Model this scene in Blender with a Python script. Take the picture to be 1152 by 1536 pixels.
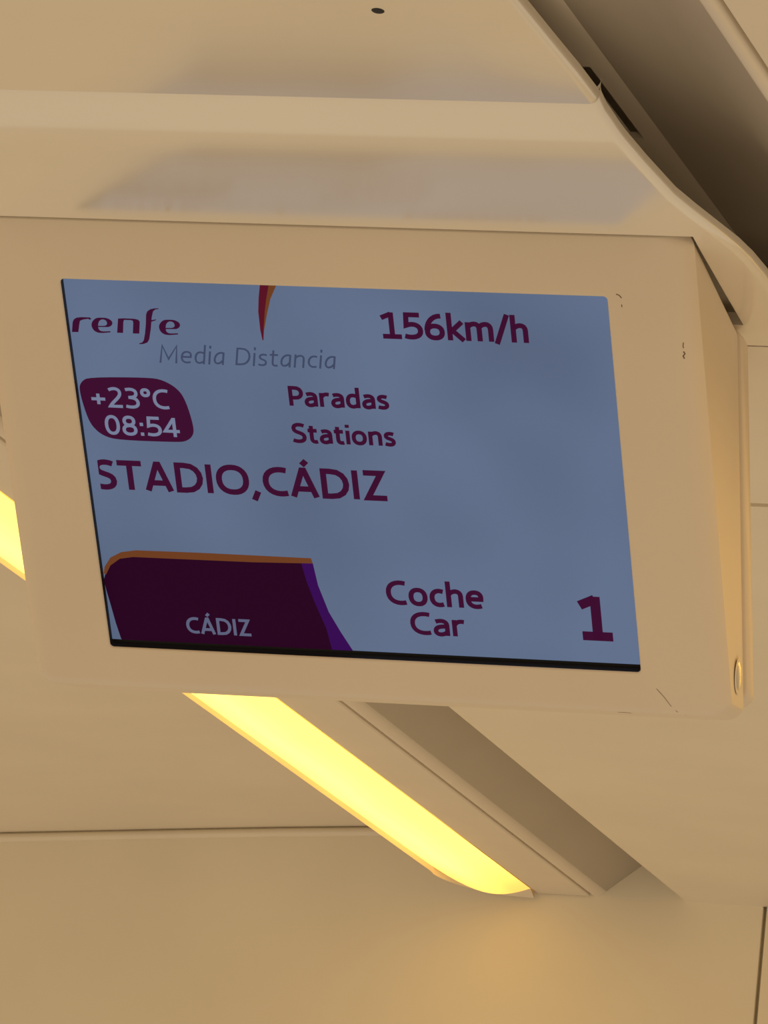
import bpy, bmesh, math, random
from mathutils import Vector, Matrix

for o in list(bpy.data.objects):
    bpy.data.objects.remove(o, do_unlink=True)
S = bpy.context.scene
COL = S.collection
R = math.radians

# ------------------------------------------------------------------ camera
# x runs across the carriage (0 = middle of the ceiling), y towards the end wall, z up (0 = floor)
CAM = Vector((1.07, 0.0, 1.32))
cam = bpy.data.cameras.new('camera')
cam.sensor_fit = 'VERTICAL'
cam.sensor_height = 36.0
cam.sensor_width = 27.0
cam.lens = 36.0 * 9496.0 / 1536.0
cam.clip_start = 0.05
cam.clip_end = 50
camo = bpy.data.objects.new('camera', cam)
right = Vector((0.963195, 0.249986, 0.098801))
down = Vector((0.041001, 0.226627, -0.973118))
fwd = Vector((-0.265657, 0.941354, 0.208036))
m = Matrix((right, -down, -fwd)).transposed().to_4x4()
m.translation = CAM
camo.matrix_world = m
COL.objects.link(camo)
S.camera = camo

# ------------------------------------------------------------------ light and exposure
WORLD_COL = (1.0, 0.79, 0.535)
WORLD_STR = 0.585
w = bpy.data.worlds.new('carriage_ambient')
w.use_nodes = True
bgn = w.node_tree.nodes['Background']
bgn.inputs[0].default_value = (*WORLD_COL, 1)
bgn.inputs[1].default_value = WORLD_STR
S.world = w
S.view_settings.view_transform = 'Standard'
S.view_settings.look = 'None'
S.view_settings.gamma = 1.0
S.view_settings.use_curve_mapping = False
S.view_settings.exposure = 0.12
LAMP_STR = 2.2

# ------------------------------------------------------------------ materials
def srgb(r, g, b):
    f = lambda c: (c / 12.92) if c <= 0.04045 else ((c + 0.055) / 1.055) ** 2.4
    return (f(r / 255), f(g / 255), f(b / 255), 1)

def plastic(name, col, rough=0.5, ior=1.5, bump=0.03, bscale=900, var=0.03, spec=0.5):
    mt = bpy.data.materials.new(name)
    mt.use_nodes = True
    nt = mt.node_tree
    p = nt.nodes['Principled BSDF']
    p.inputs['Roughness'].default_value = rough
    p.inputs['IOR'].default_value = ior
    p.inputs['Specular IOR Level'].default_value = spec
    tc = nt.nodes.new('ShaderNodeTexCoord')
    n1 = nt.nodes.new('ShaderNodeTexNoise')
    n1.inputs['Scale'].default_value = 7
    n1.inputs['Detail'].default_value = 5
    nt.links.new(tc.outputs['Object'], n1.inputs['Vector'])
    mr = nt.nodes.new('ShaderNodeMapRange')
    mr.inputs['From Min'].default_value = 0.3
    mr.inputs['From Max'].default_value = 0.7
    mr.inputs['To Min'].default_value = 1 - var
    mr.inputs['To Max'].default_value = 1 + var
    nt.links.new(n1.outputs['Fac'], mr.inputs['Value'])
    mx = nt.nodes.new('ShaderNodeVectorMath')
    mx.operation = 'SCALE'
    mx.inputs[0].default_value = col[:3]
    nt.links.new(mr.outputs['Result'], mx.inputs['Scale'])
    nt.links.new(mx.outputs['Vector'], p.inputs['Base Color'])
    if bump:
        n2 = nt.nodes.new('ShaderNodeTexNoise')
        n2.inputs['Scale'].default_value = bscale
        n2.inputs['Detail'].default_value = 2
        nt.links.new(tc.outputs['Object'], n2.inputs['Vector'])
        bp = nt.nodes.new('ShaderNodeBump')
        bp.inputs['Strength'].default_value = bump
        bp.inputs['Distance'].default_value = 0.001
        nt.links.new(n2.outputs['Fac'], bp.inputs['Height'])
        nt.links.new(bp.outputs['Normal'], p.inputs['Normal'])
    return mt

def emit(name, col, strength=1.0, spec=0.0):
    mt = bpy.data.materials.new(name)
    mt.use_nodes = True
    p = mt.node_tree.nodes['Principled BSDF']
    p.inputs['Base Color'].default_value = (0.004, 0.004, 0.004, 1)
    p.inputs['Roughness'].default_value = 0.35
    p.inputs['Specular IOR Level'].default_value = spec
    p.inputs['Emission Color'].default_value = col
    p.inputs['Emission Strength'].default_value = strength
    return mt

M = {}
M['lacquer'] = plastic('satin_cream_lacquer', (0.78, 0.70, 0.575), rough=0.14, ior=3.6, bump=0.012, bscale=260)
M['panel'] = plastic('cream_panel', (0.78, 0.70, 0.57), rough=0.45, bump=0.02)
M['case'] = plastic('cream_case_plastic', (0.70, 0.60, 0.475), rough=0.42, bump=0.04, bscale=1400, var=0.025)
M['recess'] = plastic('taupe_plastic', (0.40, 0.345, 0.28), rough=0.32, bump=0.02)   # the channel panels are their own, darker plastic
M['fixture'] = plastic('cream_fixture_plastic', (0.72, 0.64, 0.53), rough=0.45)
M['wall'] = plastic('cream_laminate', (0.80, 0.72, 0.57), rough=0.4, bump=0.02)
M['vault'] = plastic('cream_ceiling', (0.78, 0.70, 0.57), rough=0.5, bump=0.02)
M['black'] = plastic('black_rubber', (0.006, 0.005, 0.005), rough=0.6, bump=0, var=0)
M['scuff'] = plastic('brown_scuff', (0.16, 0.10, 0.05), rough=0.7, bump=0, var=0)
M['steel'] = plastic('screw_steel', (0.75, 0.73, 0.68), rough=0.25, bump=0, var=0)
M['steel'].node_tree.nodes['Principled BSDF'].inputs['Metallic'].default_value = 1.0
M['lcd'] = emit('lcd_blue_grey', srgb(87, 101, 127), spec=0.1)
# faint unevenness of the backlight
_nt = M['lcd'].node_tree
_tc = _nt.nodes.new('ShaderNodeTexCoord')
_n = _nt.nodes.new('ShaderNodeTexNoise')
_n.inputs['Scale'].default_value = 9
_n.inputs['Detail'].default_value = 1
_nt.links.new(_tc.outputs['Object'], _n.inputs['Vector'])
_r = _nt.nodes.new('ShaderNodeMapRange')
_r.inputs['From Min'].default_value = 0.3
_r.inputs['From Max'].default_value = 0.7
_r.inputs['To Min'].default_value = 0.88
_r.inputs['To Max'].default_value = 1.12
_nt.links.new(_n.outputs['Fac'], _r.inputs['Value'])
_nt.links.new(_r.outputs['Result'], _nt.nodes['Principled BSDF'].inputs['Emission Strength'])
M['ink'] = emit('lcd_purple', srgb(58, 10, 44))
M['ink_grey'] = emit('lcd_slate', srgb(60, 69, 93))
M['ink_light'] = emit('lcd_pale', srgb(112, 120, 146))
M['ink_pale'] = emit('lcd_dim_pale', srgb(88, 92, 118))
M['tab'] = emit('lcd_dark_purple', srgb(38, 2, 30))
M['violet'] = emit('lcd_violet', srgb(52, 8, 78))
M['orange'] = emit('lcd_orange', srgb(104, 58, 30))
M['red'] = emit('lcd_red', srgb(84, 16, 34))

def lamp_mat(name, x0, x1):
    mt = bpy.data.materials.new(name)
    mt.use_nodes = True
    nt = mt.node_tree
    p = nt.nodes['Principled BSDF']
    p.inputs['Base Color'].default_value = (0.5, 0.42, 0.25, 1)
    p.inputs['Roughness'].default_value = 0.4
    tc = nt.nodes.new('ShaderNodeTexCoord')
    sp = nt.nodes.new('ShaderNodeSeparateXYZ')
    nt.links.new(tc.outputs['Object'], sp.inputs[0])
    mr = nt.nodes.new('ShaderNodeMapRange')
    mr.inputs['From Min'].default_value = x0
    mr.inputs['From Max'].default_value = x1
    nt.links.new(sp.outputs['X'], mr.inputs['Value'])
    mp = nt.nodes.new('ShaderNodeMapping')
    mp.inputs['Scale'].default_value = (22, 5, 5)
    nt.links.new(tc.outputs['Object'], mp.inputs['Vector'])
    no = nt.nodes.new('ShaderNodeTexNoise')
    no.inputs['Scale'].default_value = 1
    no.inputs['Detail'].default_value = 2
    nt.links.new(mp.outputs['Vector'], no.inputs['Vector'])
    ad = nt.nodes.new('ShaderNodeMath')
    ad.operation = 'MULTIPLY_ADD'
    ad.inputs[1].default_value = 0.35
    nt.links.new(no.outputs['Fac'], ad.inputs[0])
    nt.links.new(mr.outputs['Result'], ad.inputs[2])
    cr = nt.nodes.new('ShaderNodeValToRGB')
    e = cr.color_ramp.elements
    e[0].position = 0.10
    e[0].color = (1.05, 0.54, 0.085, 1)
    e[1].position = 1.0
    e[1].color = (1.15, 0.61, 0.09, 1)
    a = cr.color_ramp.elements.new(0.42)
    a.color = (1.35, 0.75, 0.11, 1)
    b = cr.color_ramp.elements.new(0.62)
    b.color = (1.55, 0.88, 0.13, 1)
    nt.links.new(ad.outputs[0], cr.inputs['Fac'])
    nt.links.new(cr.outputs['Color'], p.inputs['Emission Color'])
    # the tube inside stops short of the end of the cover
    fy = nt.nodes.new('ShaderNodeMapRange')
    fy.inputs['From Min'].default_value = 2.74
    fy.inputs['From Max'].default_value = 2.95
    fy.inputs['To Min'].default_value = LAMP_STR
    fy.inputs['To Max'].default_value = LAMP_STR * 0.40
    fy.interpolation_type = 'SMOOTHSTEP'
    nt.links.new(sp.outputs['Y'], fy.inputs['Value'])
    nt.links.new(fy.outputs['Result'], p.inputs['Emission Strength'])
    return mt

# ------------------------------------------------------------------ mesh helpers
def link(name, me, mat, parent=None, smooth=True):
    o = bpy.data.objects.new(name, me)
    COL.objects.link(o)
    if mat is not None:
        me.materials.append(mat)
    if parent is not None:
        o.parent = parent
    if smooth:
        for p in me.polygons:
            p.use_smooth = True
    return o

def wloc(o):
    v = Vector((0, 0, 0))
    while o is not None:
        v += o.location
        o = o.parent
    return v

def mesh(name, verts, faces, mat, parent=None, smooth=True, weld=True, sharp=None):
    off = wloc(parent) if parent is not None else Vector((0, 0, 0))
    me = bpy.data.meshes.new(name)
    me.from_pydata([tuple(Vector(v) - off) for v in verts], [], faces)
    bm = bmesh.new()
    bm.from_mesh(me)
    if weld:
        bmesh.ops.remove_doubles(bm, verts=bm.verts, dist=1e-6)
    bmesh.ops.recalc_face_normals(bm, faces=bm.faces)
    if sharp is not None:
        for e in bm.edges:
            if len(e.link_faces) == 2 and e.calc_face_angle(0) > R(sharp):
                e.smooth = False
    bm.to_mesh(me)
    bm.free()
    return link(name, me, mat, parent, smooth)

def empty(name, loc, parent=None):
    o = bpy.data.objects.new(name, None)
    o.empty_display_size = 0.05
    COL.objects.link(o)
    o.location = loc
    if parent is not None:
        o.location = Vector(loc) - wloc(parent)
        o.parent = parent
    return o

def tag(o, label=None, cat=None, group=None, kind=None):
    for k, v in (('label', label), ('category', cat), ('group', group), ('kind', kind)):
        if v:
            o[k] = v
    return o

def extrude_profile(name, prof, y0, y1, mat, parent=None, closed=True, sharp=30, ny=1):
    """prof: list of (x, z) run along y; closed loops get end caps"""
    n = len(prof)
    vs, fs = [], []
    for k in range(ny + 1):
        y = y0 + (y1 - y0) * k / ny
        vs += [(x, y, z) for x, z in prof]
    for k in range(ny):
        for i in range(n if closed else n - 1):
            j = (i + 1) % n
            fs.append((k * n + i, k * n + j, (k + 1) * n + j, (k + 1) * n + i))
    if closed:
        fs.append(tuple(range(n)))
        fs.append(tuple(range(ny * n, ny * n + n)))
    return mesh(name, vs, fs, mat, parent, sharp=sharp)

def slab_profile(pts, t):
    """open lower outline -> closed outline of a sheet t thick (upwards)"""
    return list(pts) + [(x, z + t) for x, z in reversed(pts)]

def box(name, lo, hi, mat, parent=None, bevel=0.0):
    off = wloc(parent) if parent is not None else Vector((0, 0, 0))
    me = bpy.data.meshes.new(name)
    bm = bmesh.new()
    bmesh.ops.create_cube(bm, size=1)
    for v in bm.verts:
        v.co = Vector([lo[i] + (v.co[i] + 0.5) * (hi[i] - lo[i]) for i in range(3)]) - off
    if bevel:
        bmesh.ops.bevel(bm, geom=bm.edges[:], offset=bevel, segments=2, affect='EDGES', profile=0.5)
    bm.to_mesh(me)
    bm.free()
    return link(name, me, mat, parent, smooth=False)

# ------------------------------------------------------------------ the carriage ceiling and end wall
ZC = 2.263            # underside of the flat middle ceiling
YB = 5.97             # face of the end wall
YN = -0.6             # the carriage goes on a little behind the camera

ceiling = box('ceiling', (-1.75, YN, 2.395), (1.75, YB, 2.42), M['vault'])
tag(ceiling, 'cream carriage ceiling with recessed channels and flat panels above the monitor', 'ceiling', kind='structure')

# vaulted outer ceilings, left and right of the lights
vault = [(-0.489, 2.325), (-0.59, 2.3205), (-0.69, 2.314), (-0.78, 2.3075), (-0.88, 2.300), (-0.98, 2.2925),
         (-1.12, 2.278), (-1.28, 2.25), (-1.43, 2.205), (-1.55, 2.14), (-1.62, 2.06)]
extrude_profile('vault_panel', slab_profile(vault, 0.02), YN, YB, M['vault'], ceiling, sharp=40)
extrude_profile('vault_panel', slab_profile([(-x, z) for x, z in vault], 0.02), YN, YB, M['vault'], ceiling, sharp=40)

# sloped dark recess beside the middle panel: rounded lip, slope, flat top
def recess(sx):
    lip = [(0.3642, ZC + 0.012), (0.3642, ZC + 0.003), (0.3632, ZC + 0.0008), (0.3610, ZC), (0.3575, ZC + 0.0006),
           (0.3545, ZC + 0.0026), (0.351, ZC + 0.006)]
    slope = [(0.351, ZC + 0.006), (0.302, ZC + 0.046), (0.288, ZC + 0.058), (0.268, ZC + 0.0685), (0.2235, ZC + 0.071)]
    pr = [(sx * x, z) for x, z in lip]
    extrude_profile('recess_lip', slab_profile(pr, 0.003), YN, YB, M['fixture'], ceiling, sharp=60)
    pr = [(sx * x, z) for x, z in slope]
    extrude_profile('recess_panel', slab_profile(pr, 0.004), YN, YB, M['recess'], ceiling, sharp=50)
    # flat band above the panel edge; on the monitor's screw side it has a real slot into the hollow ceiling
    xs = [0.14, 0.2015, 0.2100, 0.2235]
    ys = [YN, 3.385, 3.530, YB]
    z0, z1 = ZC + 0.071, ZC + 0.075
    vs = [(sx * x, y, z) for z in (z0, z1) for y in ys for x in xs]
    at = lambda a, b, c: c * 16 + b * 4 + a
    fs = []
    for b in range(3):
        for a in range(3):
            if sx > 0 and a == 1 and b == 1:
                q = [(1, 1), (2, 1), (2, 2), (1, 2)]
                for k in range(4):
                    p0, p1 = q[k], q[(k + 1) % 4]
                    fs.append((at(*p0, 0), at(*p1, 0), at(*p1, 1), at(*p0, 1)))
                continue
            for c in (0, 1):
                fs.append((at(a, b, c), at(a + 1, b, c), at(a + 1, b + 1, c), at(a, b + 1, c)))
    for k in range(3):
        for e in (0, 3):
            fs.append((at(k, e, 0), at(k + 1, e, 0), at(k + 1, e, 1), at(k, e, 1)))
            fs.append((at(e, k, 0), at(e, k + 1, 0), at(e, k + 1, 1), at(e, k, 1)))
    mesh('recess_band', vs, fs, M['fixture'], ceiling, smooth=False)
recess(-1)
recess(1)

# rear ceiling panels, between the monitor and the end wall; rounded long edges
def long_edge(xr):
    return [(xr - 0.012, 0.0), (xr - 0.006, 0.0008), (xr - 0.002, 0.0032), (xr, 0.008), (xr, 0.030)]
def panel_profile(xl, xr, z):
    rr = [(x, z + dz) for x, dz in long_edge(xr)]
    ll = [(-x, z + dz) for x, dz in long_edge(-xl)]
    return list(reversed(ll)) + rr
pp = panel_profile(-0.2765, 0.274, ZC)
pr = extrude_profile('ceiling_panel', pp, 3.745, 4.188, M['panel'], ceiling, sharp=40)
extrude_profile('ceiling_panel', pp, 4.199, YB, M['panel'], ceiling, sharp=40)
box('seam_backing', (-0.26, 4.17, ZC + 0.012), (0.26, 4.21, ZC + 0.028), M['panel'], ceiling)

# front ceiling panels: a flat one towards the passengers and a fairing that drops to the monitor.
# profile along y: (y, z), x of the long edge
def loft_panel(name, rows, mat, edge_r=0.012, left=None):
    """rows: (y, z, xr, xl).  Underside sheet with rolled-up long edges and a turned-up thickness."""
    vs, fs = [], []
    nc = 0
    for y, z, xr, xl in rows:
        e = edge_r
        prof = []
        for k in range(0, 7):
            a = R(90) * k / 6
            prof.append((xl + e - e * math.sin(R(90) - a), e - e * math.cos(R(90) - a)))
        prof = [(xl, e + 0.003)] + prof
        inner = [xl + e + (xr - xl - 2 * e) * k / 10 for k in range(1, 10)]
        prof += [(x, 0) for x in inner]
        for k in range(0, 7):
            a = R(90) * k / 6
            prof.append((xr - e + e * math.sin(a), e - e * math.cos(a)))
        prof.append((xr, e + 0.003))
        nc = len(prof)
        vs += [(x, y, z + dz) for x, dz in prof]
    n = len(rows)
    for i in range(n - 1):
        for j in range(nc - 1):
            fs.append((i * nc + j, i * nc + j + 1, (i + 1) * nc + j + 1, (i + 1) * nc + j))
    o = mesh(name, vs, fs, mat, ceiling, sharp=50)
    return o

XL = -0.27
front = [(YN, 2.3265, 0.205, XL), (1.5, 2.3265, 0.205, XL), (2.9, 2.3265, 0.205, XL), (3.05, 2.3258, 0.205, XL),
         (3.12, 2.3226, 0.2085, XL), (3.16, 2.3182, 0.2115, XL), (3.205, 2.3123, 0.2175, XL), (3.25, 2.3065, 0.2235, XL), (3.294, 2.3007, 0.2298, XL),
         (3.327, 2.2964, 0.2335, XL), (3.3305, 2.2960, 0.2335, XL), (3.3318, 2.2974, 0.2335, XL), (3.332, 2.303, 0.2335, XL)]
fp = loft_panel('ceiling_panel', [(a, b, c - 0.003, d) for a, b, c, d in front], M['lacquer'], edge_r=0.005)
fair = [(3.3322, 2.306, 0.2335), (3.3325, 2.2990, 0.2335), (3.334, 2.2969, 0.2338), (3.343, 2.2932, 0.2350),
        (3.352, 2.2898, 0.2375), (3.360, 2.2868, 0.2395), (3.370, 2.2844, 0.2415), (3.40, 2.2789, 0.2475),
        (3.44, 2.2719, 0.2565), (3.462, 2.2680, 0.2645), (3.489, 2.2634, 0.2750), (3.515, ZC, 0.2795), (3.545, ZC, 0.2820), (3.58, ZC, 0.283),
        (3.63, ZC, 0.283), (3.692, ZC, 0.283), (3.72, ZC, 0.283), (3.742, ZC, 0.283)]
def fairing_mesh():
    """underside sheet that opens around the top of the monitor; rolled-up long edges"""
    e = 0.005
    vs, fs, nc = [], [], 0
    for y, z, xr in fair:
        xr -= 0.003
        tp = 0.0105 * min(1.0, max(0.0, (y - 3.489) / 0.2))
        xi_r, xi_l = 0.2550 - tp, -0.1982 + tp
        cols = [(XL, e + 0.003)]
        for k in range(7):
            a = R(90) * k / 6
            cols.append((XL + e - e * math.cos(a), e - e * math.sin(a)))
        cols += [(xi_l - 0.003, 0), (xi_l, 0)]
        cols += [(xi_l + (xi_r - xi_l) * k / 12, 0) for k in range(1, 12)]
        lim = min(xi_r, xr - e - 0.002)
        cols += [(lim, 0), (lim + (xr - e - lim) * 0.5, 0)]
        for k in range(7):
            a = R(90) * k / 6
            cols.append((xr - e + e * math.sin(a), e - e * math.cos(a)))
        cols.append((xr, e + 0.003))
        nc = len(cols)
        vs += [(x, y, z + dz) for x, dz in cols]
    for i in range(len(fair) - 1):
        hole = fair[i][0] >= 3.4885 and fair[i + 1][0] <= 3.6925
        for j in range(nc - 1):
            if hole and 9 <= j < 21:
                continue
            fs.append((i * nc + j, i * nc + j + 1, (i + 1) * nc + j + 1, (i + 1) * nc + j))
    # turned-up rim of the opening, 8 mm high
    r0 = next(i for i, f in enumerate(fair) if f[0] >= 3.4885)
    r1 = next(i for i, f in enumerate(fair) if f[0] >= 3.6915)
    ring = [(r0, j) for j in range(9, 22)] + [(i, 21) for i in range(r0 + 1, r1)] + [(r1, j) for j in range(21, 8, -1)] + [(i, 9) for i in range(r1 - 1, r0, -1)]
    base = len(vs)
    for i, j in ring:
        x, y, z = vs[i * nc + j]
        vs.append((x, y, z + 0.008))
    for k in range(len(ring)):
        a, b = ring[k], ring[(k + 1) % len(ring)]
        fs.append((a[0] * nc + a[1], b[0] * nc + b[1], base + (k + 1) % len(ring), base + k))
    return mesh('monitor_fairing', vs, fs, M['lacquer'], ceiling, sharp=50)
fairing_mesh()
# lining of the pocket above the monitor
box('pocket_lining', (-0.205, 3.482, ZC + 0.0145), (0.2575, 3.73, ZC + 0.018), M['panel'], ceiling)
# small dark screw hole in the front panel
def disc(name, c, nrm, r, mat, parent, depth=0.0, seg=20, ax=1.0):
    nrm = Vector(nrm).normalized()
    a = nrm.orthogonal().normalized()
    b = nrm.cross(a)
    c = Vector(c)
    vs = [c + nrm * depth]
    fs = []
    for ring, (rr, dd) in enumerate(((0.6, depth * 0.8), (0.9, depth * 0.35), (1.0, 0.0))):
        for k in range(seg):
            t = 2 * math.pi * k / seg
            vs.append(c + a * (r * rr * math.cos(t)) + b * (r * rr * math.sin(t)) + nrm * dd)
    for k in range(seg):
        k2 = (k + 1) % seg
        fs.append((0, 1 + k, 1 + k2))
        for ring in range(2):
            o1 = 1 + ring * seg
            o2 = o1 + seg
            fs.append((o1 + k, o2 + k, o2 + k2, o1 + k2))
    return mesh(name, vs, fs, mat, parent)
disc('screw_hole', (0.1313, 3.2116, 2.3114), (0, -0.13, -1), 0.0037, M['black'], ceiling, depth=0.0008)
# end wall
wall = box('wall_back', (-1.75, YB + 0.012, 0.0), (1.75, YB + 0.05, 2.42), M['wall'])
tag(wall, 'warm cream end wall of the carriage below the ceiling', 'wall', kind='structure')
box('wall_panel', (-1.75, YB, 0.0), (-0.1935, YB + 0.014, 2.40), M['wall'], wall, bevel=0.0012)
box('wall_panel', (-0.1900, YB, 0.0), (1.75, YB + 0.014, 2.40), M['wall'], wall, bevel=0.0012)
# bead moulding where the vaulted ceiling meets the end wall
def tube(name, path, r, mat, parent=None, seg=10):
    vs, fs = [], []
    n = len(path)
    for i, p in enumerate(path):
        p = Vector(p)
        t = (Vector(path[min(i + 1, n - 1)]) - Vector(path[max(i - 1, 0)])).normalized()
        a = Vector((0, 1, 0))
        b = t.cross(a).normalized()
        for k in range(seg):
            an = 2 * math.pi * k / seg
            vs.append(p + a * (r * math.cos(an)) + b * (r * math.sin(an)))
    for i in range(n - 1):
        for k in range(seg):
            k2 = (k + 1) % seg
            fs.append((i * seg + k, i * seg + k2, (i + 1) * seg + k2, (i + 1) * seg + k))
    return mesh(name, vs, fs, mat, parent)
trim = tube('trim_1', [(x, YB - 0.001, z - 0.0055) for x, z in vault], 0.0046, M['vault'])
tag(trim, 'thin cream bead moulding where end wall meets curved ceiling', 'trim', kind='structure')

# ------------------------------------------------------------------ ceiling lights
def light_fixture(sx, label, diffuser_name):
    X = lambda x: sx * x
    root = tag(empty('ceiling_light', (X(0.45), 3.0, ZC)), label, 'ceiling light', 'strip lights along the carriage ceiling')
    # flat inner strip next to the recess
    pr = [(0.3672, ZC + 0.02), (0.3672, ZC + 0.0012), (0.3684, ZC), (0.4190, ZC), (0.4205, ZC + 0.002), (0.4205, ZC + 0.02)]
    extrude_profile('inner_strip', [(X(x), z) for x, z in pr], YN, YB - 0.002, M['fixture'], root, sharp=40)
    # back of the narrow joint
    extrude_profile('joint_back', [(X(0.3640), ZC + 0.006), (X(0.3674), ZC + 0.006), (X(0.3674), ZC + 0.01), (X(0.3640), ZC + 0.01)], YN, YB - 0.002, M['fixture'], root)
    # diffuser: gently bulged, its outer corner rounded off at the end wall
    ns, nt_ = 12, 40
    xa, xb = 0.4205, 0.4940
    def yend(s):
        return 5.838 + 0.104 * math.sqrt(max(0.0, 1 - s ** 2.2))
    vs, fs = [], []
    for i in range(ns + 1):
        s = i / ns
        for k in range(nt_ + 1):
            t = (k / nt_)
            y = YN + (yend(s) - YN) * (1 - (1 - t) ** 2.0)
            vs.append((X(xa + (xb - xa) * s), y, ZC - 0.0090 * math.sin(math.pi * s)))
    for i in range(ns):
        for k in range(nt_):
            a = i * (nt_ + 1) + k
            fs.append((a, a + 1, a + nt_ + 2, a + nt_ + 1))
    mesh(diffuser_name, vs, fs, lamp_mat('lamp_diffuser', X(0.4935) - X(0.45), X(0.4205) - X(0.45)), root)
    # opaque tray behind the cover, so the lamp lights the cabin and not the hollow ceiling
    tray = [(0.4200, ZC + 0.001), (0.4200, ZC + 0.030), (0.4960, ZC + 0.030), (0.4960, ZC + 0.0325), (0.4185, ZC + 0.0325), (0.4185, ZC + 0.001)]
    extrude_profile('lamp_tray', [(X(x), z) for x, z in tray], YN, YB - 0.003, M['fixture'], root, sharp=40)
    # housing with the same rounded end, its rim showing as a pale line
    out = [(xb + 0.0012, YN)]
    ins = [(xb, YN)]
    N = 16
    for k in range(N + 1):
        a = R(90) * k / N
        s = math.cos(a)
        ins.append((xa + (xb - xa) * s, yend(s)))
        out.append((xa + (xb - xa) * s + 0.0012 * math.cos(a), yend(s) + 0.018 * math.sin(a) + 0.001))
    n = len(out)
    vs, fs = [], []
    for (px, py), (qx, qy) in zip(out, ins):
        vs += [(X(qx), qy, ZC + 0.0005), (X(px), py, ZC - 0.0002 - 0.006 * min(1.0, max(0.0, (qy - 5.80) / 0.05))), (X(px), py, 2.335)]
    for i in range(n - 1):
        a = i * 3
        fs += [(a, a + 1, a + 4, a + 3), (a + 1, a + 2, a + 5, a + 4)]
    mesh('housing', vs, fs, M['fixture'], root, sharp=40)
    return root
light_fixture(-1, 'lit yellow strip light ending at the warm cream end wall below the monitor', 'diffuser')
light_fixture(1, 'strip light beside the recess next to the screw side of the monitor', 'diffuser_offscreen')

# ------------------------------------------------------------------ the information monitor
O = Vector((-0.1412, 3.5214, 2.2336))           # upper left corner of the screen opening
UX = Vector((1, 0, 0))
TH = R(47.32)
DV = Vector((0, math.cos(TH), -math.sin(TH)))
NV = Vector((0, -math.sin(TH), -math.cos(TH)))
def P(u, v, n=0.0):
    return O + UX * u + DV * v + NV * n

mon = tag(empty('information_monitor', P(0.17, 0.2935, -0.02)),
          'cream passenger information monitor with tilted blue grey screen hanging from carriage ceiling', 'monitor')

def rrect(u0, u1, v0, v1, r, seg=6):
    pts = []
    for cx, cy, a0 in ((u1 - r, v0 + r, -90), (u1 - r, v1 - r, 0), (u0 + r, v1 - r, 90), (u0 + r, v0 + r, 180)):
        for k in range(seg + 1):
            a = R(a0 + 90 * k / seg)
            pts.append((cx + r * math.cos(a), cy + r * math.sin(a)))
    return pts

U0, U1, V0, V1 = -0.0535, 0.3933, -0.0432, 0.2935
SW, SH = 0.340, 0.259
def loops_mesh(name, loops, mat, parent, cap_first=False, cap_last=False, sharp=35):
    n = len(loops[0])
    vs = [p for l in loops for p in l]
    fs = []
    for a in range(len(loops) - 1):
        for i in range(n):
            j = (i + 1) % n
            fs.append((a * n + i, a * n + j, (a + 1) * n + j, (a + 1) * n + i))
    if cap_first:
        fs.append(tuple(range(n)))
    if cap_last:
        fs.append(tuple(range((len(loops) - 1) * n, len(loops) * n)))
    return mesh(name, vs, fs, mat, parent, sharp=sharp)

def back_point(u, v, dy=0.0, grow=0.0):
    """the back plane of the wedge; its sides draw in a little towards the back"""
    f = (v - V0) / (V1 - V0)
    uc = (U0 + U1) / 2
    k = 1 - (0.010 - 0.008 * f) / (U1 - uc)
    y = 3.684 + (3.768 - 3.684) * f
    z = 2.2632 + (2.0300 - 2.2632) * f
    return Vector((O.x + uc + (u - uc) * k, y + dy, z - grow))

front_loops = []
front_loops.append([P(u, v, -0.0012) for u, v in rrect(0, SW, 0, SH, 0.0025)])
front_loops.append([P(u, v, -0.0003) for u, v in rrect(-0.0004, SW + 0.0004, -0.0004, SH + 0.0004, 0.0029)])
front_loops.append([P(u, v, 0.0) for u, v in rrect(-0.0012, SW + 0.0012, -0.0012, SH + 0.0012, 0.0037)])
front_loops.append([P(u, v, 0.0) for u, v in rrect(-0.0030, SW + 0.0030, -0.0030, SH + 0.0030, 0.0050)])
EDGE = ((0.0165, 0.0, 0.006), (0.0145, -0.0001, 0.006), (0.0115, -0.0006, 0.007), (0.0085, -0.0015, 0.0085), (0.0055, -0.0030, 0.010), (0.0028, -0.0052, 0.0115), (0.0006, -0.0088, 0.0128))
def outline(ins, r):
    return rrect(U0 + ins, U1 - ins, V0 + ins * 0.2, V1 - ins * 0.8, r)
for ins, n, r in EDGE:
    front_loops.append([P(u, v, n) for u, v in outline(ins, r)])
loops_mesh('bezel', front_loops, M['case'], mon, sharp=50)
# wedge shaped side shell behind the bezel, with a narrow bevelled arris
f0 = [P(u, v, -0.0088) for u, v in outline(0.0006, 0.0128)]
f1 = [P(u, v, -0.0098) for u, v in outline(0.0, 0.0132)]
o_uv = outline(0.0, 0.0132)
b0 = [back_point(u, v) for u, v in o_uv]
loops_mesh('case_side', [f0, f1, b0], M['case'], mon, cap_last=True, sharp=18)
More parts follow.
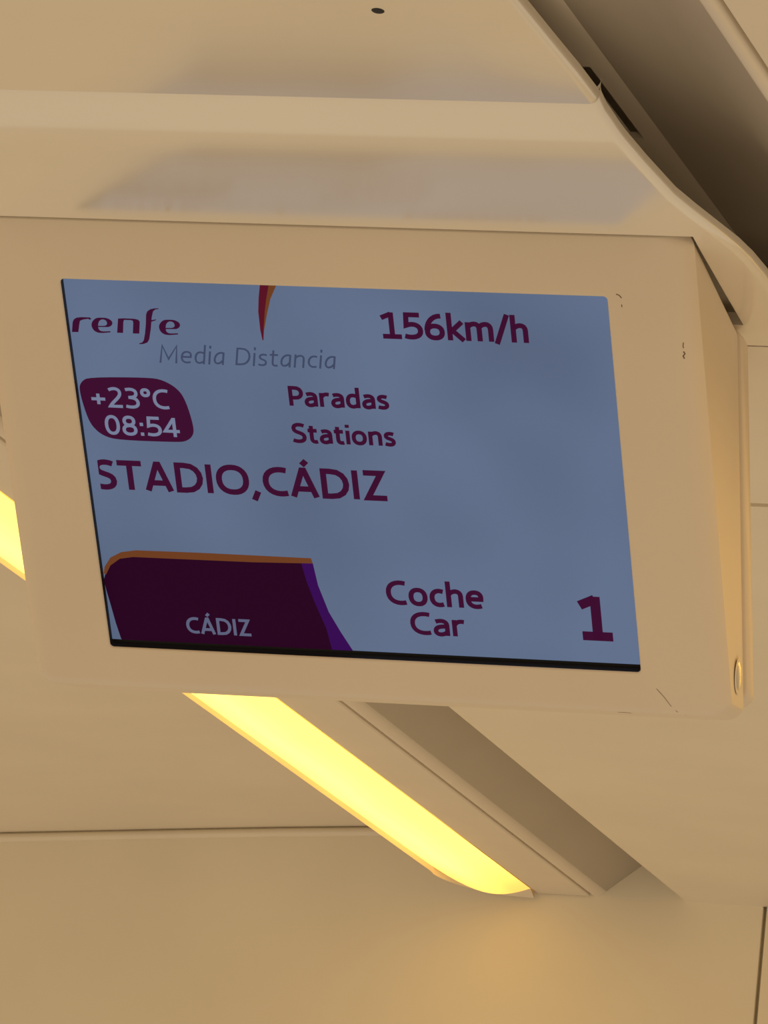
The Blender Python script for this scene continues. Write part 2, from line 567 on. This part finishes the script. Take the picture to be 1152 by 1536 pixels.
# seam and rear shell
i_uv = rrect(U0 + 0.003, U1 - 0.003, V0 + 0.003, V1 - 0.003, 0.013)
loops_mesh('seam', [[back_point(u, v, -0.002) for u, v in i_uv], [back_point(u, v, 0.006) for u, v in i_uv]], M['case'], mon, cap_first=True, cap_last=True)
r_uv = rrect(U0 + 0.0006, U1 - 0.0006, V0 + 0.0005, V1 - 0.004, 0.014)
def rl(ins, dy):
    return [back_point(u, v, dy) for u, v in rrect(U0 + ins, U1 - ins, V0 + 0.001, V1 - 0.017 - ins, 0.014)]
loops_mesh('rear_shell', [rl(0.003, 0.0030), rl(-0.0010, 0.0032), rl(-0.0022, 0.0050), rl(-0.0026, 0.014), rl(-0.0022, 0.022), rl(-0.0005, 0.027), rl(0.004, 0.030)], M['case'], mon, cap_first=True, cap_last=True, sharp=60)
# screw on the visible side
sx = O.x + U1
screw = disc('screw', (sx - 0.0004, 3.7335, 2.0515), (1, 0, 0), 0.0098, M['steel'], mon, depth=0.0012, seg=24)
disc('screw_recess', (sx - 0.0002, 3.7335, 2.0515), (1, 0, 0), 0.0112, M['case'], mon, depth=0.0004, seg=24)
def edge_n(u, v):
    d = min(U1 - u, (V1 - v) / 0.8)
    t = [(a, b) for a, b, _ in EDGE]
    if d >= t[0][0]:
        return 0.0
    for (a0, n0), (a1, n1) in zip(t, t[1:]):
        if d >= a1:
            return n1 + (n0 - n1) * (d - a1) / (a0 - a1)
    return t[-1][1]
def scuff(pts, wdt):
    polys = ribbon(pts, wdt)
    vs, fs = [], []
    for q in polys:
        b = len(vs)
        vs += [P(u, v, 0.00015 + edge_n(u, v)) for u, v in q]
        fs.append((b, b + 1, b + 2, b + 3))
    return mesh('scuff_mark', vs, fs, M['scuff'], mon, smooth=False)
SCUFFS = [([(0.3459, -0.0024), (0.3478, -0.0016), (0.3490, 0.0002)], 0.0006), ([(0.3487, 0.0045), (0.3488, 0.0062)], 0.0005),
          ([(0.3840, 0.0292), (0.3836, 0.0315), (0.3838, 0.0330)], 0.0005), ([(0.3836, 0.0352), (0.3843, 0.0368), (0.3832, 0.0382), (0.3838, 0.0400)], 0.0007),
          ([(0.3492, 0.2695), (0.3535, 0.2752), (0.3570, 0.2810), (0.3605, 0.2860), (0.3650, 0.2900)], 0.0003), ([(0.3222, 0.2912), (0.3262, 0.2905), (0.3305, 0.2911)], 0.0005)]
# black gasket walls around the recessed glass, and the glass itself
NS = -0.006
g0 = [P(u, v, -0.0012) for u, v in rrect(0.0, SW, 0.0, SH, 0.0025)]
g1 = [P(u, v, NS - 0.001) for u, v in rrect(0.0, SW, 0.0, SH, 0.0025)]
g2 = [P(u, v, NS - 0.001) for u, v in rrect(-0.004, SW + 0.004, -0.004, SH + 0.004, 0.004)]
loops_mesh('gasket', [g0, g1, g2], M['black'], mon, cap_last=True)
lcd_v1 = 0.2565
scr = mesh('screen', [P(-0.0005, -0.003, NS), P(SW + 0.0, -0.003, NS), P(SW + 0.0, lcd_v1, NS), P(-0.0005, lcd_v1, NS),
                      P(-0.0005, -0.003, NS - 0.0008), P(SW, -0.003, NS - 0.0008), P(SW, lcd_v1, NS - 0.0008), P(-0.0005, lcd_v1, NS - 0.0008)],
           [(0, 1, 2, 3), (7, 6, 5, 4), (0, 4, 5, 1), (1, 5, 6, 2), (2, 6, 7, 3), (3, 7, 4, 0)], M['lcd'], mon, smooth=False)
tag(scr, 'blue grey lit screen with purple passenger information')

# ---- flat print on the screen: outlines in millimetres from the upper left corner of the glass
def sp(u, v, lay):
    return P(u / 1000, v / 1000, NS + 0.00012 * lay)

def smooth_loop(pts, it=2):
    for _ in range(it):
        q = []
        n = len(pts)
        for i in range(n):
            a, b = pts[i], pts[(i + 1) % n]
            q.append((a[0] * .75 + b[0] * .25, a[1] * .75 + b[1] * .25))
            q.append((a[0] * .25 + b[0] * .75, a[1] * .25 + b[1] * .75))
        pts = q
    return pts

def flat(name, polys, mat, lay, clip_left=None, vmax=lcd_v1 * 1000):
    bm = bmesh.new()
    off = wloc(scr)
    for poly in polys:
        vs = [bm.verts.new((u, -v, 0)) for u, v in poly]
        try:
            bm.faces.new(vs)
        except ValueError:
            pass
    bmesh.ops.triangulate(bm, faces=bm.faces[:])
    def cut(co, no):
        bmesh.ops.bisect_plane(bm, geom=bm.verts[:] + bm.edges[:] + bm.faces[:], plane_co=co, plane_no=no, clear_outer=True)
    cut((0, -vmax, 0), (0, -1, 0))
    cut((-0.4, 0, 0), (-1, 0, 0))
    if clip_left is not None:
        cut((clip_left, 0, 0), (-1, 0, 0))
    for f in bm.faces:
        f.normal_update()
        if f.normal.z < 0:
            f.normal_flip()
    for v in bm.verts:
        v.co = sp(v.co.x, -v.co.y, lay) - off
    me = bpy.data.meshes.new(name)
    bm.to_mesh(me)
    bm.free()
    return link(name, me, mat, scr, smooth=False)

def ribbon(pts, wd, closed=False):
    """stroke outline pieces: quads along a polyline with mitred joins; wd number or list"""
    n = len(pts)
    W = wd if isinstance(wd, (list, tuple)) else [wd] * n
    L, Rr = [], []
    for i in range(n):
        p = Vector(pts[i])
        if closed:
            a, b = Vector(pts[(i - 1) % n]), Vector(pts[(i + 1) % n])
        else:
            a = Vector(pts[i - 1]) if i else None
            b = Vector(pts[i + 1]) if i < n - 1 else None
        d1 = (p - a).normalized() if a is not None else None
        d2 = (b - p).normalized() if b is not None else None
        if d1 is None:
            d1 = d2
        if d2 is None:
            d2 = d1
        t = (d1 + d2)
        t = t.normalized() if t.length > 1e-6 else d1
        nn = Vector((-t.y, t.x))
        c = max(0.5, nn.dot(Vector((-d1.y, d1.x))))
        L.append(p + nn * (W[i] / 2 / c))
        Rr.append(p - nn * (W[i] / 2 / c))
    out = []
    for i in range(n if closed else n - 1):
        j = (i + 1) % n
        out.append([tuple(L[i]), tuple(L[j]), tuple(Rr[j]), tuple(Rr[i])])
    return out

def path(spec, seg=8):
    """'M x y L x y C x1 y1 x2 y2 x y Z' -> (points, closed)"""
    tk = spec.split()
    i, pts, closed, cur = 0, [], False, None
    while i < len(tk):
        c = tk[i]
        if c in 'ML':
            cur = (float(tk[i + 1]), float(tk[i + 2]))
            pts.append(cur)
            i += 3
        elif c == 'C':
            a = [float(t) for t in tk[i + 1:i + 7]]
            p0 = cur
            for k in range(1, seg + 1):
                t = k / seg
                q = 1 - t
                pts.append((q**3 * p0[0] + 3 * q * q * t * a[0] + 3 * q * t * t * a[2] + t**3 * a[4],
                            q**3 * p0[1] + 3 * q * q * t * a[1] + 3 * q * t * t * a[3] + t**3 * a[5]))
            cur = (a[4], a[5])
            i += 7
        elif c == 'E':                       # ellipse cx cy rx ry
            cx, cy, rx, ry = [float(t) for t in tk[i + 1:i + 5]]
            for k in range(28):
                t = 2 * math.pi * k / 28
                co, si = math.cos(t), math.sin(t)
                e = 2 / 2.25
                pts.append((cx + rx * math.copysign(abs(co) ** e, co), cy + ry * math.copysign(abs(si) ** e, si)))
            closed = True
            i += 5
        elif c == 'Z':
            closed = True
            i += 1
    return pts, closed

ARCH = 'M .09 .52 C .18 .69 .45 .74 .45 .46 L .45 0'
G = {   # advance width, strokes; cap height 1, centre lines for a stroke of about .15
    '1': (.62, ['M .34 0 L .34 1', 'M .04 .78 L .34 .94', 'M .05 .07 L .62 .07']),
    '5': (.60, ['M .53 .93 L .13 .93 L .11 .52 C .30 .62 .53 .56 .53 .32 C .53 .06 .24 .03 .05 .11']),
    '6': (.62, ['M .52 .92 C .24 .93 .08 .62 .08 .34', 'E .31 .30 .22 .23']),
    '0': (.60, ['E .30 .5 .22 .43']),
    '8': (.60, ['E .30 .73 .18 .20', 'E .30 .28 .22 .22']),
    '2': (.58, ['M .07 .86 C .22 .98 .48 .97 .48 .72 C .48 .50 .20 .32 .08 .07 L .54 .07']),
    '3': (.57, ['M .07 .90 C .25 .97 .46 .93 .46 .74 C .46 .58 .34 .53 .16 .53', 'M .16 .53 C .38 .53 .50 .44 .50 .27 C .50 .03 .22 .03 .04 .10']),
    '4': (.62, ['M .43 0 L .43 .98', 'M .42 .93 L .07 .29 L .62 .29']),
    ':': (.22, ['M .11 .0 L .11 .17', 'M .11 .50 L .11 .67']),
    '+': (.62, ['M .06 .40 L .58 .40', 'M .32 .14 L .32 .66']),
    'º': (.38, ['E .19 .79 .125 .145']),
    '/': (.40, ['M .02 -.08 L .38 1.06']),
    ',': (.22, ['M .14 .13 L .03 -.18']),
    'k': (.50, ['M .09 0 L .09 1.06', 'M .47 .72 L .17 .38 L .50 0']),
    'm': (.86, ['M .09 0 L .09 .72', 'M .09 .54 C .18 .69 .43 .74 .43 .46 L .43 0', 'M .43 .54 C .52 .69 .77 .74 .77 .46 L .77 0']),
    'h': (.54, ['M .09 0 L .09 1.06', ARCH]),
    'n': (.54, ['M .09 0 L .09 .72', ARCH]),
    'r': (.38, ['M .09 0 L .09 .72', 'M .09 .48 C .14 .62 .24 .69 .38 .64']),
    'a': (.50, ['M .09 .61 C .25 .69 .42 .66 .42 .46 L .42 0', 'M .42 .41 C .20 .42 .08 .36 .08 .20 C .08 .02 .30 .0 .42 .17']),
    'd': (.54, ['M .45 .59 C .20 .75 .08 .58 .08 .35 C .08 .02 .30 .0 .45 .17', 'M .45 0 L .45 1.06']),
    's': (.44, ['M .38 .61 C .28 .67 .09 .67 .09 .52 C .09 .35 .37 .40 .37 .21 C .37 .03 .16 .05 .05 .11']),
    't': (.40, ['M .16 .90 L .16 .24 C .16 .06 .27 .04 .38 .08', 'M .02 .65 L .37 .65']),
    'i': (.18, ['M .09 0 L .09 .72', 'M .09 .87 L .09 1.03']),
    'o': (.58, ['E .29 .36 .21 .29']),
    'c': (.44, ['M .42 .62 C .22 .71 .08 .58 .08 .36 C .08 .13 .22 .01 .42 .10']),
    'e': (.54, ['M .09 .37 L .46 .37 C .48 .58 .40 .65 .28 .65 C .15 .65 .08 .54 .08 .36 C .08 .12 .24 .0 .47 .10']),
    'ɑ': (.52, ['M .44 .65 C .20 .72 .08 .50 .08 .28 C .08 .02 .30 .0 .43 .25', 'M .44 .69 L .44 0']),
    'P': (.54, ['M .10 0 L .10 .93 L .25 .93 C .58 .97 .58 .38 .25 .42 L .10 .42']),
    'S': (.56, ['M .50 .88 C .36 .97 .10 .97 .10 .74 C .10 .46 .49 .58 .49 .28 C .49 .02 .20 .03 .05 .12']),
    'T': (.60, ['M .0 .93 L .60 .93', 'M .30 .93 L .30 0']),
    'A': (.68, ['M .06 0 L .315 .93 L .365 .93 L .62 0', 'M .15 .28 L .53 .28']),
    'Á': (.68, ['M .06 0 L .315 .93 L .365 .93 L .62 0', 'M .15 .28 L .53 .28', 'M .33 1.10 L .45 1.26']),
    'D': (.70, ['M .10 .07 L .10 .93 L .26 .93 C .76 .96 .76 .04 .26 .07 Z']),
    'I': (.22, ['M .11 0 L .11 1']),
    'O': (.82, ['E .41 .5 .33 .43']),
    'C': (.62, ['M .60 .89 C .34 .98 .08 .86 .08 .5 C .08 .14 .34 .02 .60 .11']),
    'Z': (.60, ['M .05 .93 L .48 .93 L .12 .07 L .58 .07']),
    'M': (.86, ['M .09 0 L .12 .95 L .43 .22 L .74 .95 L .77 0']),
    ' ': (.30, []),
}

def text(name, s, u0, u1, vb, cap, mat, weight=0.16, lay=2, track=0.05, shear=0.0, clip_left=None):
    """one line of writing, its stroke font stretched to run from u0 to u1 on the base line vb"""
    x = 0.0
    strokes = []
    for ch in s:
        adv, st = G[ch]
        for spc in st:
            pts, cl = path(spc)
            strokes.append(([(x + px, py) for px, py in pts], cl))
        x += adv + track
    x -= track
    kx = (u1 - u0) / (x * cap)
    polys = []
    for pts, cl in strokes:
        q = [(u0 + (px * kx + py * shear) * cap, vb - py * cap) for px, py in pts]
        polys += ribbon(q, weight * cap, cl)
    return flat(name, polys, mat, lay, clip_left)

text('speed_text', '156km/h', 197.0, 288.5, 35.7, 17.6, M['ink'], 0.185)
text('service_text', 'Mediɑ Distɑnciɑ', 53.9, 166.0, 58.2, 12.6, M['ink_grey'], 0.10, shear=0.17)
text('stops_text', 'Paradas', 133.8, 197.0, 84.6, 13.3, M['ink'], 0.195)
text('stops_text', 'Stations', 133.2, 198.6, 110.0, 13.2, M['ink'], 0.195)
text('destination_text', 'STADIO,CÁDIZ', 2.4, 190.0, 148.2, 20.2, M['ink'], 0.19, clip_left=6.0)
text('coach_text', 'Coche', 181.7, 243.6, 221.8, 17.2, M['ink'], 0.185)
text('coach_text', 'Car', 195.0, 229.6, 242.5, 16.2, M['ink'], 0.185)
text('coach_number', '1', 302.5, 323.2, 239.8, 30.2, M['ink'], 0.21)

badge = smooth_loop([(0.4, 78.7), (2.7, 73.2), (8.1, 70.1), (45.3, 68.8), (55.1, 70.0), (64.4, 76.1), (68.4, 84.6), (71.3, 101.8), (70.2, 108.4), (65.1, 112.6), (58.0, 113.3), (21.8, 113.4), (12.1, 110.9), (5.8, 104.6), (2.9, 96.0)])
flat('time_badge', [badge], M['ink'], 1)
text('temperature_text', '+23ºC', 6.8, 57.6, 90.6, 14.2, M['ink_light'], 0.15, lay=3)
text('time_text', '08:54', 14.0, 62.0, 109.6, 13.6, M['ink_light'], 0.16, lay=3)

flat('route_tab', [[(-0.3, 213.9), (1.8, 207.6), (5.4, 202.5), (12.1, 197.9), (20.9, 196.2), (46.9, 196.2), (98.4, 196.1), (129.6, 195.3), (131.4, 207.2), (135.0, 222.2), (140.7, 241.0), (143.6, 261.9), (10.4, 261.5), (5.8, 255.9), (3.7, 244.4), (1.9, 231.0), (0.5, 221.5)]], M['tab'], 1)
flat('route_tab_edge', [[(129.6, 195.3), (137.0, 195.1), (138.7, 210.6), (143.6, 229.4), (149.8, 243.4), (158.6, 261.1), (143.6, 261.9), (140.7, 241.0), (135.0, 222.2), (131.4, 207.2)]], M['violet'], 1)
flat('route_tab_band', [[(0.3, 209.0), (1.4, 204.2), (6.1, 197.3), (13.5, 193.1), (23.3, 191.3), (64.7, 191.0), (136.2, 191.4), (137.0, 195.1), (98.4, 196.1), (46.9, 196.2), (20.9, 196.2), (12.1, 197.9), (5.4, 203.0), (1.6, 209.9)]], M['orange'], 2)
text('terminus_text', 'CÁDIZ', 49.8, 92.0, 249.4, 11.8, M['ink_pale'], 0.17, lay=3)

# logo lettering
lr = [(1.1, 39.1), (2.4, 32.2), (3.4, 30.3), (5.2, 29.1), (8.3, 28.6), (13.8, 28.6), (14.7, 29.5), (13.8, 30.2), (12.5, 29.6), (9.3, 30.2), (7.2, 31.2), (6.4, 33.9), (5.2, 39.0)]
ln = [(31.8, 28.7), (35.4, 28.4), (42.2, 28.5), (44.5, 29.0), (45.4, 30.3), (45.1, 32.4), (44.1, 38.6), (40.0, 38.6), (41.1, 31.7), (41.1, 30.0), (40.0, 29.5), (35.5, 29.5), (34.9, 31.0), (33.8, 38.5), (30.0, 38.5)]
lf = [(58.5, 20.7), (56.2, 20.8), (53.2, 21.5), (51.0, 23.1), (50.0, 25.4), (49.1, 31.8), (47.8, 38.3), (46.5, 42.9), (45.3, 44.6), (43.1, 45.4), (43.5, 45.9), (46.0, 45.6), (48.6, 44.5), (50.0, 42.3), (51.8, 35.4), (53.4, 27.1), (54.7, 23.0), (56.4, 21.5), (58.3, 21.3)]
lb = [(53.0, 29.0), (56.2, 28.3), (55.6, 29.1), (52.8, 30.1)]
le = [(18.1, 34.6, 0.8), (22.8, 34.4, 0.9), (25.1, 33.5, 2.4), (26.0, 31.6, 3.6), (24.3, 29.6, 1.9), (21.4, 29.1, 1.2), (18.3, 30.3, 2.9), (16.4, 33.5, 4.2), (17.0, 36.7, 3.4), (19.8, 38.4, 1.3), (25.8, 38.0, 0.8)]
def dense(pts, k=4):
    """Catmull-Rom through x, y, width points"""
    out = []
    n = len(pts)
    for i in range(n - 1):
        p0, p1, p2, p3 = pts[max(i - 1, 0)], pts[i], pts[i + 1], pts[min(i + 2, n - 1)]
        for j in range(k):
            t = j / k
            out.append(tuple(0.5 * (2 * b + (c - a) * t + (2 * a - 5 * b + 4 * c - d) * t * t + (3 * b - a - 3 * c + d) * t**3) for a, b, c, d in zip(p0, p1, p2, p3)))
    out.append(pts[-1])
    return out
for pts_, w_ in SCUFFS:
    scuff(pts_, w_)
polys = [lr, ln, lf, lb]
for dx, dy in ((0, 0), (43.0, -0.2)):
    d = dense(le)
    polys += ribbon([(x + dx, y + dy) for x, y, _ in d], [q for _, _, q in d])
flat('operator_logo', polys, M['ink'], 2)
flat('flame_mark', [[(124.8, -3), (131.4, -3), (129.8, 2.9), (127.4, 11.8), (125.5, 20.5), (123.7, 31.0), (122.5, 40.2), (121.9, 40.0), (121.3, 32.8), (121.4, 20.7), (122.7, 11.1), (124.3, 3.1)]], M['red'], 2)
flat('flame_mark', [[(131.4, -3), (137.4, -3), (134.4, 2.9), (130.0, 11.7), (126.7, 22.2), (123.6, 33.6), (122.5, 40.2), (123.7, 31.0), (125.5, 20.5), (127.4, 11.8), (129.8, 2.9)]], M['orange'], 2)
